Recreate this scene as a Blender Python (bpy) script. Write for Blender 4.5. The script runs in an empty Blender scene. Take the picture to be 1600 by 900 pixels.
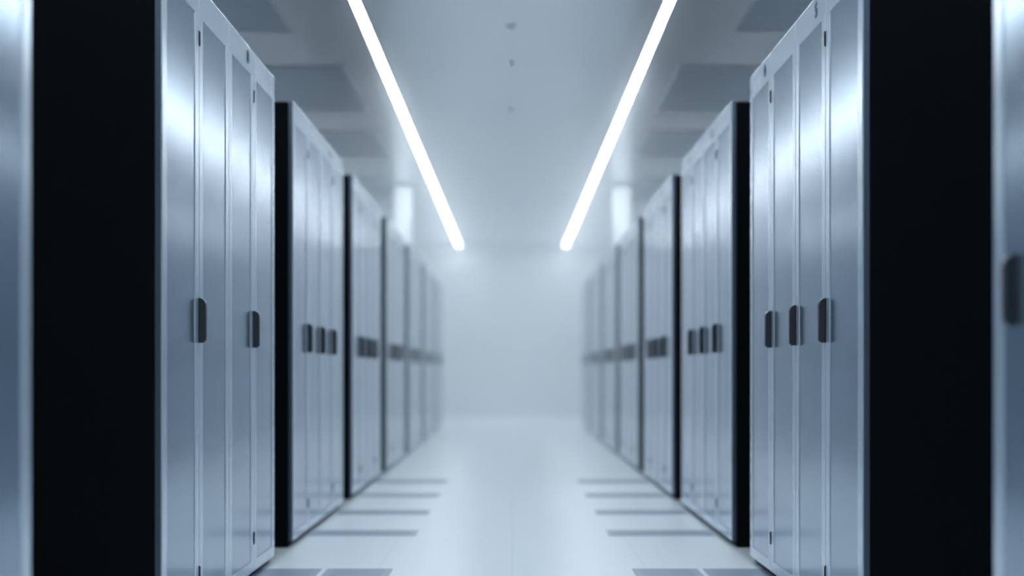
import bpy, bmesh, math
from mathutils import Vector, Matrix

SC = bpy.context.scene
COL = SC.collection

# ------------------------------------------------------------------ camera
CAM_H = 0.885            # lens height above the floor
F_PX = 2496.0            # focal length in pixels of a 1600 px frame
cam_data = bpy.data.cameras.new('camera')
cam = bpy.data.objects.new('camera', cam_data)
COL.objects.link(cam)
cam.location = (0, 0, CAM_H)
cam.rotation_euler = (math.pi / 2, 0, 0)
cam_data.sensor_width = 36
cam_data.lens = F_PX / 1600 * 36
cam_data.shift_y = (580 - 450) / 1600
cam_data.shift_x = -0.5 / 1600
cam_data.dof.use_dof = True
cam_data.dof.focus_distance = 5.9
cam_data.dof.aperture_fstop = 1.15
cam_data.clip_end = 200
SC.camera = cam

# ------------------------------------------------------------------ world, exposure
w = bpy.data.worlds.new('world')
SC.world = w
w.use_nodes = True
w.node_tree.nodes['Background'].inputs[0].default_value = (0.02, 0.03, 0.05, 1)
w.node_tree.nodes['Background'].inputs[1].default_value = 0.3
SC.view_settings.view_transform = 'Standard'
SC.view_settings.look = 'None'
SC.view_settings.gamma = 1
SC.view_settings.use_curve_mapping = False
SC.view_settings.exposure = 1.45
SC.cycles.max_bounces = 16
SC.cycles.diffuse_bounces = 10
SC.cycles.glossy_bounces = 8
SC.cycles.volume_bounces = 2
SC.cycles.sample_clamp_indirect = 6
SC.cycles.use_denoising = True

LIGHT_POWER = 18.0       # emission of the tubes
LIGHT_COL = (0.80, 0.915, 1.0)
FOG_START, FOG_DENSITY = 12.5, 0.065

# ------------------------------------------------------------------ room numbers
X = 1.10                 # half the aisle, door face to door face
CEIL = CAM_H + 2.464
Y0, Y1 = -4.0, 31.4
SIDE = 5.6
RACK_H = 2.243

# ------------------------------------------------------------------ materials
def mat(name, col, rough=0.5, metal=0.0, spec=0.5, noise=0.0, scale=(1, 1, 1), aniso=0.0, rvar=0.0, bump=0.0):
    m = bpy.data.materials.new(name)
    m.use_nodes = True
    nt = m.node_tree
    b = nt.nodes['Principled BSDF']
    b.inputs['Base Color'].default_value = (*col, 1)
    b.inputs['Roughness'].default_value = rough
    b.inputs['Metallic'].default_value = metal
    b.inputs['Specular IOR Level'].default_value = spec
    b.inputs['Anisotropic'].default_value = aniso
    tc = nt.nodes.new('ShaderNodeTexCoord')
    mp = nt.nodes.new('ShaderNodeMapping')
    mp.inputs['Scale'].default_value = scale
    nz = nt.nodes.new('ShaderNodeTexNoise')
    nz.inputs['Scale'].default_value = 3
    nz.inputs['Detail'].default_value = 3
    nt.links.new(tc.outputs['Object'], mp.inputs[0])
    nt.links.new(mp.outputs[0], nz.inputs['Vector'])
    if noise:
        mix = nt.nodes.new('ShaderNodeMix')
        mix.data_type = 'RGBA'
        mix.inputs[6].default_value = (*[c * (1 - noise) for c in col], 1)
        mix.inputs[7].default_value = (*[min(1, c * (1 + noise)) for c in col], 1)
        nt.links.new(nz.outputs['Fac'], mix.inputs[0])
        nt.links.new(mix.outputs[2], b.inputs['Base Color'])
    if rvar:
        mr = nt.nodes.new('ShaderNodeMapRange')
        mr.inputs['To Min'].default_value = rough - rvar
        mr.inputs['To Max'].default_value = rough + rvar
        nt.links.new(nz.outputs['Fac'], mr.inputs['Value'])
        nt.links.new(mr.outputs[0], b.inputs['Roughness'])
    return m

M_FRAME = mat('satin silver frame metal', (0.62, 0.70, 0.79), 0.19, 0.52, noise=0.03, scale=(1, 1, 8))
M_PANEL = mat('brushed steel door panel', (0.30, 0.385, 0.48), 0.155, 0.70, noise=0.015, scale=(30, 30, 0.5))
M_BLACK = mat('black powder coated steel', (0.003, 0.0045, 0.006), 0.6, 0.0, spec=0.06, noise=0.1)
M_EDGE = mat('grey door edge metal', (0.11, 0.145, 0.18), 0.45, 0.8)
M_HANDLE = mat('black satin plastic', (0.012, 0.016, 0.02), 0.30, 0.0, noise=0.1)
M_HINGE = mat('black hinge metal', (0.02, 0.025, 0.03), 0.4, 0.5, noise=0.1)
M_INK = mat('grey printed digit', (0.10, 0.13, 0.17), 0.6)
M_WALL = mat('white painted wall', (0.74, 0.78, 0.81), 0.6, noise=0.02)
M_SIDE = mat('grey side wall paint', (0.42, 0.48, 0.55), 0.6, noise=0.02)
M_CEIL = mat('white gloss ceiling panel', (0.92, 0.95, 0.975), 0.27, 0.42, spec=0.8, noise=0.01)
M_HOUSING = mat('white lamp housing', (0.8, 0.84, 0.88), 0.4, noise=0.01)
M_DETECT = mat('off white detector plastic', (0.88, 0.91, 0.94), 0.3, 0.35, noise=0.02)
M_PILLAR = mat('white pillar paint', (0.93, 0.95, 0.97), 0.5, noise=0.01)
M_CEIL_SHADE = mat('blue grey ceiling shade', (0.56, 0.63, 0.71), 0.32, 0.42, noise=0.03)  # tint of the dark ceiling patches, shade put into colour
M_VENT = mat('grey vent tile metal', (0.33, 0.40, 0.48), 0.35, 0.2, noise=0.05)
M_SLOT = mat('dark vent slot', (0.28, 0.34, 0.42), 0.5, noise=0.05)

def floor_material():
    m = mat('white glossy floor tiles', (0.87, 0.905, 0.935), 0.33, spec=0.5)
    nt = m.node_tree
    b = nt.nodes['Principled BSDF']
    tc = nt.nodes.new('ShaderNodeTexCoord')
    sep = nt.nodes.new('ShaderNodeSeparateXYZ')
    nt.links.new(tc.outputs['Object'], sep.inputs[0])
    outs = []
    for ax in (0, 1):
        a = nt.nodes.new('ShaderNodeMath'); a.operation = 'MULTIPLY'; a.inputs[1].default_value = 1 / 0.6
        nt.links.new(sep.outputs[ax], a.inputs[0])
        r = nt.nodes.new('ShaderNodeMath'); r.operation = 'PINGPONG'; r.inputs[1].default_value = 0.5
        nt.links.new(a.outputs[0], r.inputs[0])
        l = nt.nodes.new('ShaderNodeMath'); l.operation = 'LESS_THAN'; l.inputs[1].default_value = 0.004
        nt.links.new(r.outputs[0], l.inputs[0])
        outs.append(l)
    mx = nt.nodes.new('ShaderNodeMath'); mx.operation = 'MAXIMUM'
    nt.links.new(outs[0].outputs[0], mx.inputs[0]); nt.links.new(outs[1].outputs[0], mx.inputs[1])
    mix = nt.nodes.new('ShaderNodeMix'); mix.data_type = 'RGBA'
    mix.inputs[6].default_value = (0.87, 0.905, 0.935, 1)
    mix.inputs[7].default_value = (0.76, 0.80, 0.84, 1)
    nt.links.new(mx.outputs[0], mix.inputs[0])
    nt.links.new(mix.outputs[2], b.inputs['Base Color'])
    return m
M_FLOOR = floor_material()

def emit_material(name, col, power):
    m = bpy.data.materials.new(name)
    m.use_nodes = True
    b = m.node_tree.nodes['Principled BSDF']
    b.inputs['Base Color'].default_value = (0.9, 0.95, 1, 1)
    b.inputs['Emission Color'].default_value = (*col, 1)
    b.inputs['Emission Strength'].default_value = power
    return m
M_TUBE = emit_material('lit tube diffuser', LIGHT_COL, LIGHT_POWER)

M_TUBE_FILL = emit_material('lit tube diffuser of the unseen fill lines', LIGHT_COL, LIGHT_POWER * 0.45)
M_GLOW = emit_material('glowing face of the column', LIGHT_COL, 0.28)

# ------------------------------------------------------------------ helpers
def add_box(bm, lo, hi, bevel=0.0, seg=2):
    vs = [bm.verts.new((x, y, z)) for x in (lo[0], hi[0]) for y in (lo[1], hi[1]) for z in (lo[2], hi[2])]
    f = [(0, 1, 3, 2), (4, 6, 7, 5), (0, 4, 5, 1), (2, 3, 7, 6), (0, 2, 6, 4), (1, 5, 7, 3)]
    fs = [bm.faces.new([vs[i] for i in q]) for q in f]
    if bevel:
        es = list({e for q in fs for e in q.edges})
        bmesh.ops.bevel(bm, geom=es, offset=bevel, segments=seg, profile=0.5, affect='EDGES')

def add_prism(bm, outline, z0, z1, axis='x'):
    """outline: (a, b) pairs; extruded along the axis."""
    def P(a, b, t):
        return {'x': (t, a, b), 'y': (a, t, b), 'z': (a, b, t)}[axis]
    lo = [bm.verts.new(P(a, b, z0)) for a, b in outline]
    hi = [bm.verts.new(P(a, b, z1)) for a, b in outline]
    n = len(outline)
    bm.faces.new(lo); bm.faces.new(hi[::-1])
    for i in range(n):
        bm.faces.new((lo[i], hi[i], hi[(i + 1) % n], lo[(i + 1) % n]))
    return lo, hi

def obj(name, bm, m, parent=None, smooth=False):
    bmesh.ops.recalc_face_normals(bm, faces=bm.faces)
    me = bpy.data.meshes.new(name)
    bm.to_mesh(me); bm.free()
    me.materials.append(m)
    if smooth:
        for p in me.polygons:
            p.use_smooth = True
    o = bpy.data.objects.new(name, me)
    COL.objects.link(o)
    o.parent = parent
    return o

def box(name, lo, hi, m, parent=None, bevel=0.0):
    bm = bmesh.new(); add_box(bm, lo, hi, bevel)
    return obj(name, bm, m, parent)

def tag(o, label, cat, group=None):
    o['label'] = label; o['category'] = cat
    if group:
        o['group'] = group
    return o

def struct(o):
    o['kind'] = 'structure'
    return o

# ------------------------------------------------------------------ room shell
struct(box('floor', (-SIDE, Y0, -0.1), (SIDE, Y1, 0), M_FLOOR))
struct(box('ceiling', (-SIDE, Y0, CEIL), (SIDE, Y1, CEIL + 0.1), M_CEIL))
struct(box('wall_back', (-SIDE, Y1, -0.1), (SIDE, Y1 + 0.1, CEIL + 0.1), M_WALL))
struct(box('wall_front', (-SIDE, Y0 - 0.1, -0.1), (SIDE, Y0, CEIL + 0.1), M_WALL))
struct(box('wall_left', (-SIDE - 0.1, Y0, -0.1), (-SIDE, Y1, CEIL + 0.1), M_SIDE))
struct(box('wall_right', (SIDE, Y0, -0.1), (SIDE + 0.1, Y1, CEIL + 0.1), M_SIDE))

# ------------------------------------------------------------------ server cabinets
# prototypes are built for the left row: the door face looks to +x, local origin on the floor at
# the door face, near corner; the cabinet runs to +y.  side = -1 left row, +1 right row.
DEPTH, WID = 1.05, 0.6
T = 0.024                # door thickness

def body_bm(s, W):
    bm = bmesh.new()
    add_box(bm, (min(s * (T + 0.004), s * DEPTH), 0.0, 0.045), (max(s * (T + 0.004), s * DEPTH), W, RACK_H - 0.004), 0.004, 1)
    return bm

def plinth_bm(s, W):
    bm = bmesh.new()
    a, b = s * 0.03, s * (DEPTH - 0.03)
    add_box(bm, (min(a, b), 0.002, 0.0), (max(a, b), W - 0.002, 0.045))
    return bm

G, ST, TOP, BOT = 0.002, 0.068, 0.112, 0.05
ZB, ZT = 0.032, RACK_H
def frame_bm(s, W, hole=True):
    """door frame: a bevelled ring standing 0.024 thick round the panel"""
    bm = bmesh.new()
    y0, y1 = G, W - G
    o = [(y0, ZB), (y1, ZB), (y1, ZT), (y0, ZT)]
    i = [(y0 + ST, ZB + BOT), (y1 - ST, ZB + BOT), (y1 - ST, ZT - TOP), (y0 + ST, ZT - TOP)]
    fo = [bm.verts.new((0, y, z)) for y, z in o]; fi = [bm.verts.new((0, y, z)) for y, z in i]
    bo = [bm.verts.new((s * T, y, z)) for y, z in o]; bi = [bm.verts.new((s * T, y, z)) for y, z in i]
    ring = []
    for k in range(4):
        n = (k + 1) % 4
        bm.faces.new((fo[k], fo[n], fi[n], fi[k]))
        bm.faces.new((bo[k], bi[k], bi[n], bo[n]))
        bm.faces.new((fo[k], bo[k], bo[n], fo[n]))
        bm.faces.new((fi[k], fi[n], bi[n], bi[k]))
    es = [e for e in bm.edges if all(abs(v.co.x) < 1e-6 for v in e.verts) and e.calc_length() > 0.2]
    bmesh.ops.bevel(bm, geom=es, offset=0.003, segments=2, profile=0.5, affect='EDGES')
    return bm

def panel_bm(s, W):
    """recessed brushed sheet with a thin folded lip"""
    bm = bmesh.new()
    y0, y1 = G + ST, W - G - ST
    z0, z1 = ZB + BOT, ZT - TOP
    a, b = s * 0.003, s * 0.014
    add_box(bm, (min(a, b), y0, z0), (max(a, b), y1, z1), 0.002, 1)
    return bm

def handle_bm(s):
    """upright black grip with round ends, standing off the door at the seam"""
    bm = bmesh.new()
    H, Wd, P = 0.157, 0.030, 0.025
    n = 10
    pts = []
    for k in range(n + 1):                    # profile in (protrusion, z): round top, square base
        a = math.pi / 2 * k / n
        pts.append((P * math.sin(a) * 1.0, H / 2 - 0.022 + 0.022 * math.cos(a)))
    pts += [(P, -H / 2 + 0.008), (P - 0.008, -H / 2), (0, -H / 2)]
    prof = [(-s * p, z) for p, z in pts]
    lo = [bm.verts.new((a, -Wd / 2, b)) for a, b in prof]
    hi = [bm.verts.new((a, Wd / 2, b)) for a, b in prof]
    m = len(prof)
    f1 = bm.faces.new(lo); f2 = bm.faces.new(hi[::-1])
    for i in range(m):
        bm.faces.new((lo[i], hi[i], hi[(i + 1) % m], lo[(i + 1) % m]))
    es = list(f1.edges) + list(f2.edges)
    bmesh.ops.bevel(bm, geom=es, offset=0.005, segments=3, profile=0.5, affect='EDGES')
    return bm

def lock_bm(s):
    bm = bmesh.new()
    bmesh.ops.create_cone(bm, cap_ends=True, segments=16, radius1=0.007, radius2=0.006, depth=0.006,
                          matrix=Matrix.Translation((-s * 0.032, 0, -0.0)) @ Matrix.Rotation(math.pi / 2, 4, 'Y'))
    return bm

def hinge_bm(s):
    bm = bmesh.new()
    a, b = 0.0, -s * 0.002
    add_box(bm, (min(a, b), -0.006, -0.027), (max(a, b), 0.006, 0.027), 0.0006, 1)
    bmesh.ops.create_cone(bm, cap_ends=True, segments=12, radius1=0.0028, radius2=0.0028, depth=0.050,
                          matrix=Matrix.Translation((-s * 0.002, 0, 0)))
    return bm

HANDLE_Z = CAM_H + 0.178
HINGE_ZS = (CAM_H + 1.168, 0.175)

def digit(ch, s, y, door):
    cu = bpy.data.curves.new('unit_digit', 'FONT')
    cu.body = ch; cu.size = 0.07; cu.extrude = 0.0006; cu.align_x = 'CENTER'; cu.align_y = 'CENTER'
    cu.offset = 0.0028
    tmp = bpy.data.objects.new('unit_digit', cu)
    me = bpy.data.meshes.new_from_object(tmp)
    me.materials.clear(); me.materials.append(M_INK)
    bpy.data.objects.remove(tmp); bpy.data.curves.remove(cu)
    o = bpy.data.objects.new('unit_digit', me)
    COL.objects.link(o)
    o.parent = door
    # letters stand upright on the door and face the aisle
    o.rotation_euler = (math.pi / 2, 0, math.pi / 2 if s < 0 else -math.pi / 2)
    o.scale = (1.45, 1, 1)
    o.location = (-s * 0.0012, y, 2.190)

PROTO = {}
def make_cabinet(s, W, handle, hinges, end=None):
    """end: 'near' or 'far' closes that flank with a black side panel"""
    root = bpy.data.objects.new('server_cabinet', None)
    COL.objects.link(root)
    root.empty_display_size = 0.2
    obj('cabinet_body', body_bm(s, W), M_BLACK, root)
    obj('plinth', plinth_bm(s, W), M_BLACK, root)
    d = obj('door', frame_bm(s, W), M_FRAME, root)
    obj('door_panel', panel_bm(s, W), M_PANEL, d)
    if handle:
        h = obj('handle', handle_bm(s), M_HANDLE, d)
        h.location = (0, W if handle is True else handle, HANDLE_Z)
        h['label'] = 'black rounded grip'
    if hinges:
        for z in HINGE_ZS:
            g = obj('hinge', hinge_bm(s), M_HINGE, d)
            g.location = (0, W, z)
            g['label'] = 'small black hinge'
    if end:
        bm = bmesh.new()
        a, b = s * T, s * (DEPTH + 0.004)
        y0, y1 = (-0.012, 0.0) if end == 'near' else (W, W + 0.012)
        add_box(bm, (min(a, b), y0, 0.004), (max(a, b), y1, RACK_H - 0.008), 0.003, 1)
        p = obj('side_panel', bm, M_BLACK, root)
        p['label'] = 'matt black side panel'
        # dark return of the door towards the gap
        bm = bmesh.new()
        a, b = s * 0.004, s * (T - 0.001)
        y0, y1 = (-0.004, G) if end == 'near' else (W - G, W + 0.004)
        add_box(bm, (min(a, b), y0, ZB), (max(a, b), y1, ZT - 0.002), 0.001, 1)
        e = obj('edge_trim', bm, M_EDGE, root)
    return root

def copy_tree(o, parent=None):
    c = o.copy(); COL.objects.link(c); c.parent = parent
    for ch in list(o.children):
        copy_tree(ch, c)
    return c

ORD = ['nearest', 'second', 'third', 'farthest']
BLK = ['first full', 'second full', 'third', 'fourth', 'fifth', 'sixth', 'seventh']
protos = {}
def cabinet(s, y, W, handle, hinges, end, label, group):
    key = (s, W, handle, hinges, end)
    if key in protos:
        r = copy_tree(protos[key])
    else:
        r = protos[key] = make_cabinet(*key)
    r.location = (s * X, y, 0)
    tag(r, label, 'cabinet', group)
    return r

STARTS = [5.02, 8.02, 11.00, 14.00, 17.00, 20.00, 23.00]
W1 = 0.592
for s, sd in ((-1, 'left'), (1, 'right')):
    for b, y in enumerate(STARTS):
        cnt = 4
        for k in range(cnt):
            handle = k < 3 and not (s < 0 and b == 0 and k == 1)
            hinges = k in (0, 2)
            end = 'near' if k == 0 else ('far' if k == 3 else None)
            what = ['silver server cabinet with black flank facing the camera',
                    'silver server cabinet, second from the camera',
                    'silver server cabinet, third from the camera',
                    'silver server cabinet, farthest of the four'][k]
            lab = '%s, %s row, %s block' % (what, sd, ['first full', 'second full', 'third full', 'fourth', 'fifth', 'sixth', 'seventh'][b])
            r = cabinet(s, y + k * W1, W1, handle, hinges, end, lab, 'server cabinets along the %s side of the aisle' % sd)
            if b == 0 and s < 0 and k == 2:
                digit('8', s, 0.44, next(c for c in r.children if c.name.startswith('door')))
            if b == 0 and s > 0 and k == 1:
                digit('5', s, 0.17, next(c for c in r.children if c.name.startswith('door')))
            if b == 0 and s > 0 and k == 3:
                digit('0', s, 0.16, next(c for c in r.children if c.name.startswith('door')))
    # the block beside the camera
    for k in range(4):
        y = 3.655 - (k + 1) * W1
        if k == 0:
            lab = 'nearest silver cabinet cut by the frame edge, %s row' % sd
            if s > 0:
                lab += ', black handle on its door'
        else:
            lab = 'silver cabinet beside the camera, %s row, place %s behind the frame edge' % (sd, ['', 'one', 'two', 'three'][k])
        cabinet(s, y, W1, (0.435 if (k == 0 and s > 0) else False), False, 'far' if k == 0 else None, lab,
                'server cabinets along the %s side of the aisle' % sd)

# ------------------------------------------------------------------ ceiling lights
LX, LW = 1.04, 0.052
for s, sd in ((-1, 'left'), (1, 'right'), (-3.3, 'left'), (3.3, 'right')):  # outer pair unseen, added to lift ambient light and a second door reflection
    root = bpy.data.objects.new('linear_ceiling_light', None)
    COL.objects.link(root)
    root.location = (s * LX, 0, CEIL)
    box('lamp_housing', (-LW / 2 - 0.004, -3.2, -0.018), (LW / 2 + 0.004, Y1 - 0.25, 0.0), M_HOUSING, root, 0.003)
    bm = bmesh.new()
    n = 8
    prof = [(-LW / 2, -0.017)] + [(-LW / 2 * math.cos(math.pi * k / n), -0.019 - 0.003 * math.sin(math.pi * k / n)) for k in range(n + 1)] + [(LW / 2, -0.017)]
    add_prism(bm, prof, -3.15, Y1 - 0.3, 'y')
    obj('diffuser', bm, M_TUBE if abs(s) == 1 else M_TUBE_FILL, root)
    if abs(s) == 1:
        tag(root, 'long glowing white light line on the ceiling, %s of the two' % sd, 'ceiling light', 'light lines on the ceiling')
    else:
        tag(root, 'unseen fill light line over the neighbouring aisle behind the %s row of cabinets' % sd, 'ceiling light', 'light lines on the ceiling')

# ------------------------------------------------------------------ ceiling detectors
def detector(x, y, r, label):
    bm = bmesh.new()
    bmesh.ops.create_cone(bm, cap_ends=True, segments=32, radius1=r * 0.75, radius2=r, depth=0.012,
                          matrix=Matrix.Translation((0, 0, -0.006)))
    root = obj('smoke_detector', bm, M_DETECT)
    bm = bmesh.new()
    bmesh.ops.create_cone(bm, cap_ends=True, segments=24, radius1=r * 0.35, radius2=r * 0.55, depth=0.014,
                          matrix=Matrix.Translation((0, 0, -0.018)))
    obj('sensor_cap', bm, M_DETECT, root)
    root.location = (x, y, CEIL)
    tag(root, label, 'detector', 'detectors on the ceiling midline')
detector(-0.005, 11.4, 0.042, 'round grey detector on the ceiling midline, nearest of three')
detector(-0.005, 12.75, 0.02, 'small grey detector on the ceiling midline, between the other two')
detector(-0.01, 15.0, 0.028, 'small grey detector on the ceiling midline, farthest of three')

# ------------------------------------------------------------------ pale columns above the far rows, face given a mild glow
for s, sd in ((-1, 'left'), (1, 'right')):
    bm = bmesh.new()
    add_box(bm, (-0.11, 0, RACK_H), (0.11, 0.4, CEIL), 0.01)
    p = obj('glow_column', bm, M_PILLAR)
    box('glow_face', (-0.09, -0.02, RACK_H + 0.02), (0.09, -0.001, CEIL - 0.05), M_GLOW, p, 0.004)
    p.location = (s * 1.455, 21.0, 0)
    tag(p, 'pale column with added glow between cabinet tops and ceiling, far end, %s side' % sd, 'column', 'glowing columns above the far cabinets')

# ------------------------------------------------------------------ soft ceiling shade above the rows, built as thin tinted sheets
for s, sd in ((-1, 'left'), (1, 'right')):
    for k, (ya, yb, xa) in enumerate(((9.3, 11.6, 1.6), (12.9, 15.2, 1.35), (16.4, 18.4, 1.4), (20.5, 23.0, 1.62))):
        root = bpy.data.objects.new('ceiling_shade', None)
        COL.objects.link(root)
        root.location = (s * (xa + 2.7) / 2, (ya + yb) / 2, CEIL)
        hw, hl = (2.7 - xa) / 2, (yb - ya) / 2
        box('shade_sheet', (-hw, -hl, -0.008), (hw, hl, 0.0), M_CEIL_SHADE, root, 0.003)
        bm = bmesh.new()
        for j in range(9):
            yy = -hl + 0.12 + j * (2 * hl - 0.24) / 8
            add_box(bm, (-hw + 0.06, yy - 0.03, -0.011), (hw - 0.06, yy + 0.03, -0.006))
        obj('shade_bars', bm, M_CEIL_SHADE, root)
        tag(root, 'blue grey painted ceiling shade above the %s row, %s from the camera' % (sd, ['nearest', 'second', 'third', 'farthest'][k]), 'ceiling panel', 'painted ceiling shade above the %s row' % sd)

# ------------------------------------------------------------------ vent tiles
def vent(name_y, depth, s, xa, xb, label):
    root = bpy.data.objects.new('floor_vent', None)
    COL.objects.link(root)
    root.location = (s * (xa + xb) / 2, name_y, 0)
    hw = (xb - xa) / 2
    bm = bmesh.new()
    add_box(bm, (-hw, -depth / 2, 0.0), (hw, depth / 2, 0.004), 0.001, 1)
    obj('vent_plate', bm, M_VENT, root)
    bm = bmesh.new()
    n = max(3, int(depth / 0.05))
    for k in range(n):
        y = -depth / 2 + (k + 0.5) * depth / n
        add_box(bm, (-hw + 0.03, y - 0.008, 0.0035), (hw - 0.03, y + 0.008, 0.0045))
    obj('vent_slots', bm, M_SLOT, root)
    tag(root, label, 'floor vent', 'vent tiles in the floor beside the cabinets')

PLACE = ['nearest to the camera', 'second', 'third', 'fourth', 'fifth', 'sixth', 'seventh', 'eighth']
for s, sd in ((-1, 'left'), (1, 'right')):
    vent(6.84, 0.58, s, 0.535, 0.825, 'large grey floor vent at the bottom edge, %s side, inner of the pair' % sd)
    vent(6.84, 0.58, s, 0.85, 1.12, 'large grey floor vent at the bottom edge, %s side, against the cabinet' % sd)
    for k, y in enumerate((8.72, 10.0, 11.38, 12.8)):
        vent(y, 0.27, s, 0.52, 1.09, 'grey floor vent strip, %s side, %s beyond the large pair' % (sd, ['first', 'second', 'third', 'fourth', 'fifth', 'sixth'][k]))

# ------------------------------------------------------------------ haze
bm = bmesh.new(); add_box(bm, (-SIDE + 0.01, FOG_START, 0.01), (SIDE - 0.01, Y1 - 0.01, CEIL - 0.045))
fm = bpy.data.materials.new('pale haze')
fm.use_nodes = True
nt = fm.node_tree
nt.nodes.remove(nt.nodes['Principled BSDF'])
vs = nt.nodes.new('ShaderNodeVolumeScatter')
vs.inputs['Color'].default_value = (0.93, 0.97, 1, 1)
vs.inputs['Density'].default_value = FOG_DENSITY
vs.inputs['Anisotropy'].default_value = 0.2
nt.links.new(vs.outputs[0], nt.nodes['Material Output'].inputs['Volume'])
hz = obj('haze', bm, fm)
hz['kind'] = 'stuff'
hz['label'] = 'pale blue haze filling the far end of the aisle'
hz['category'] = 'haze'
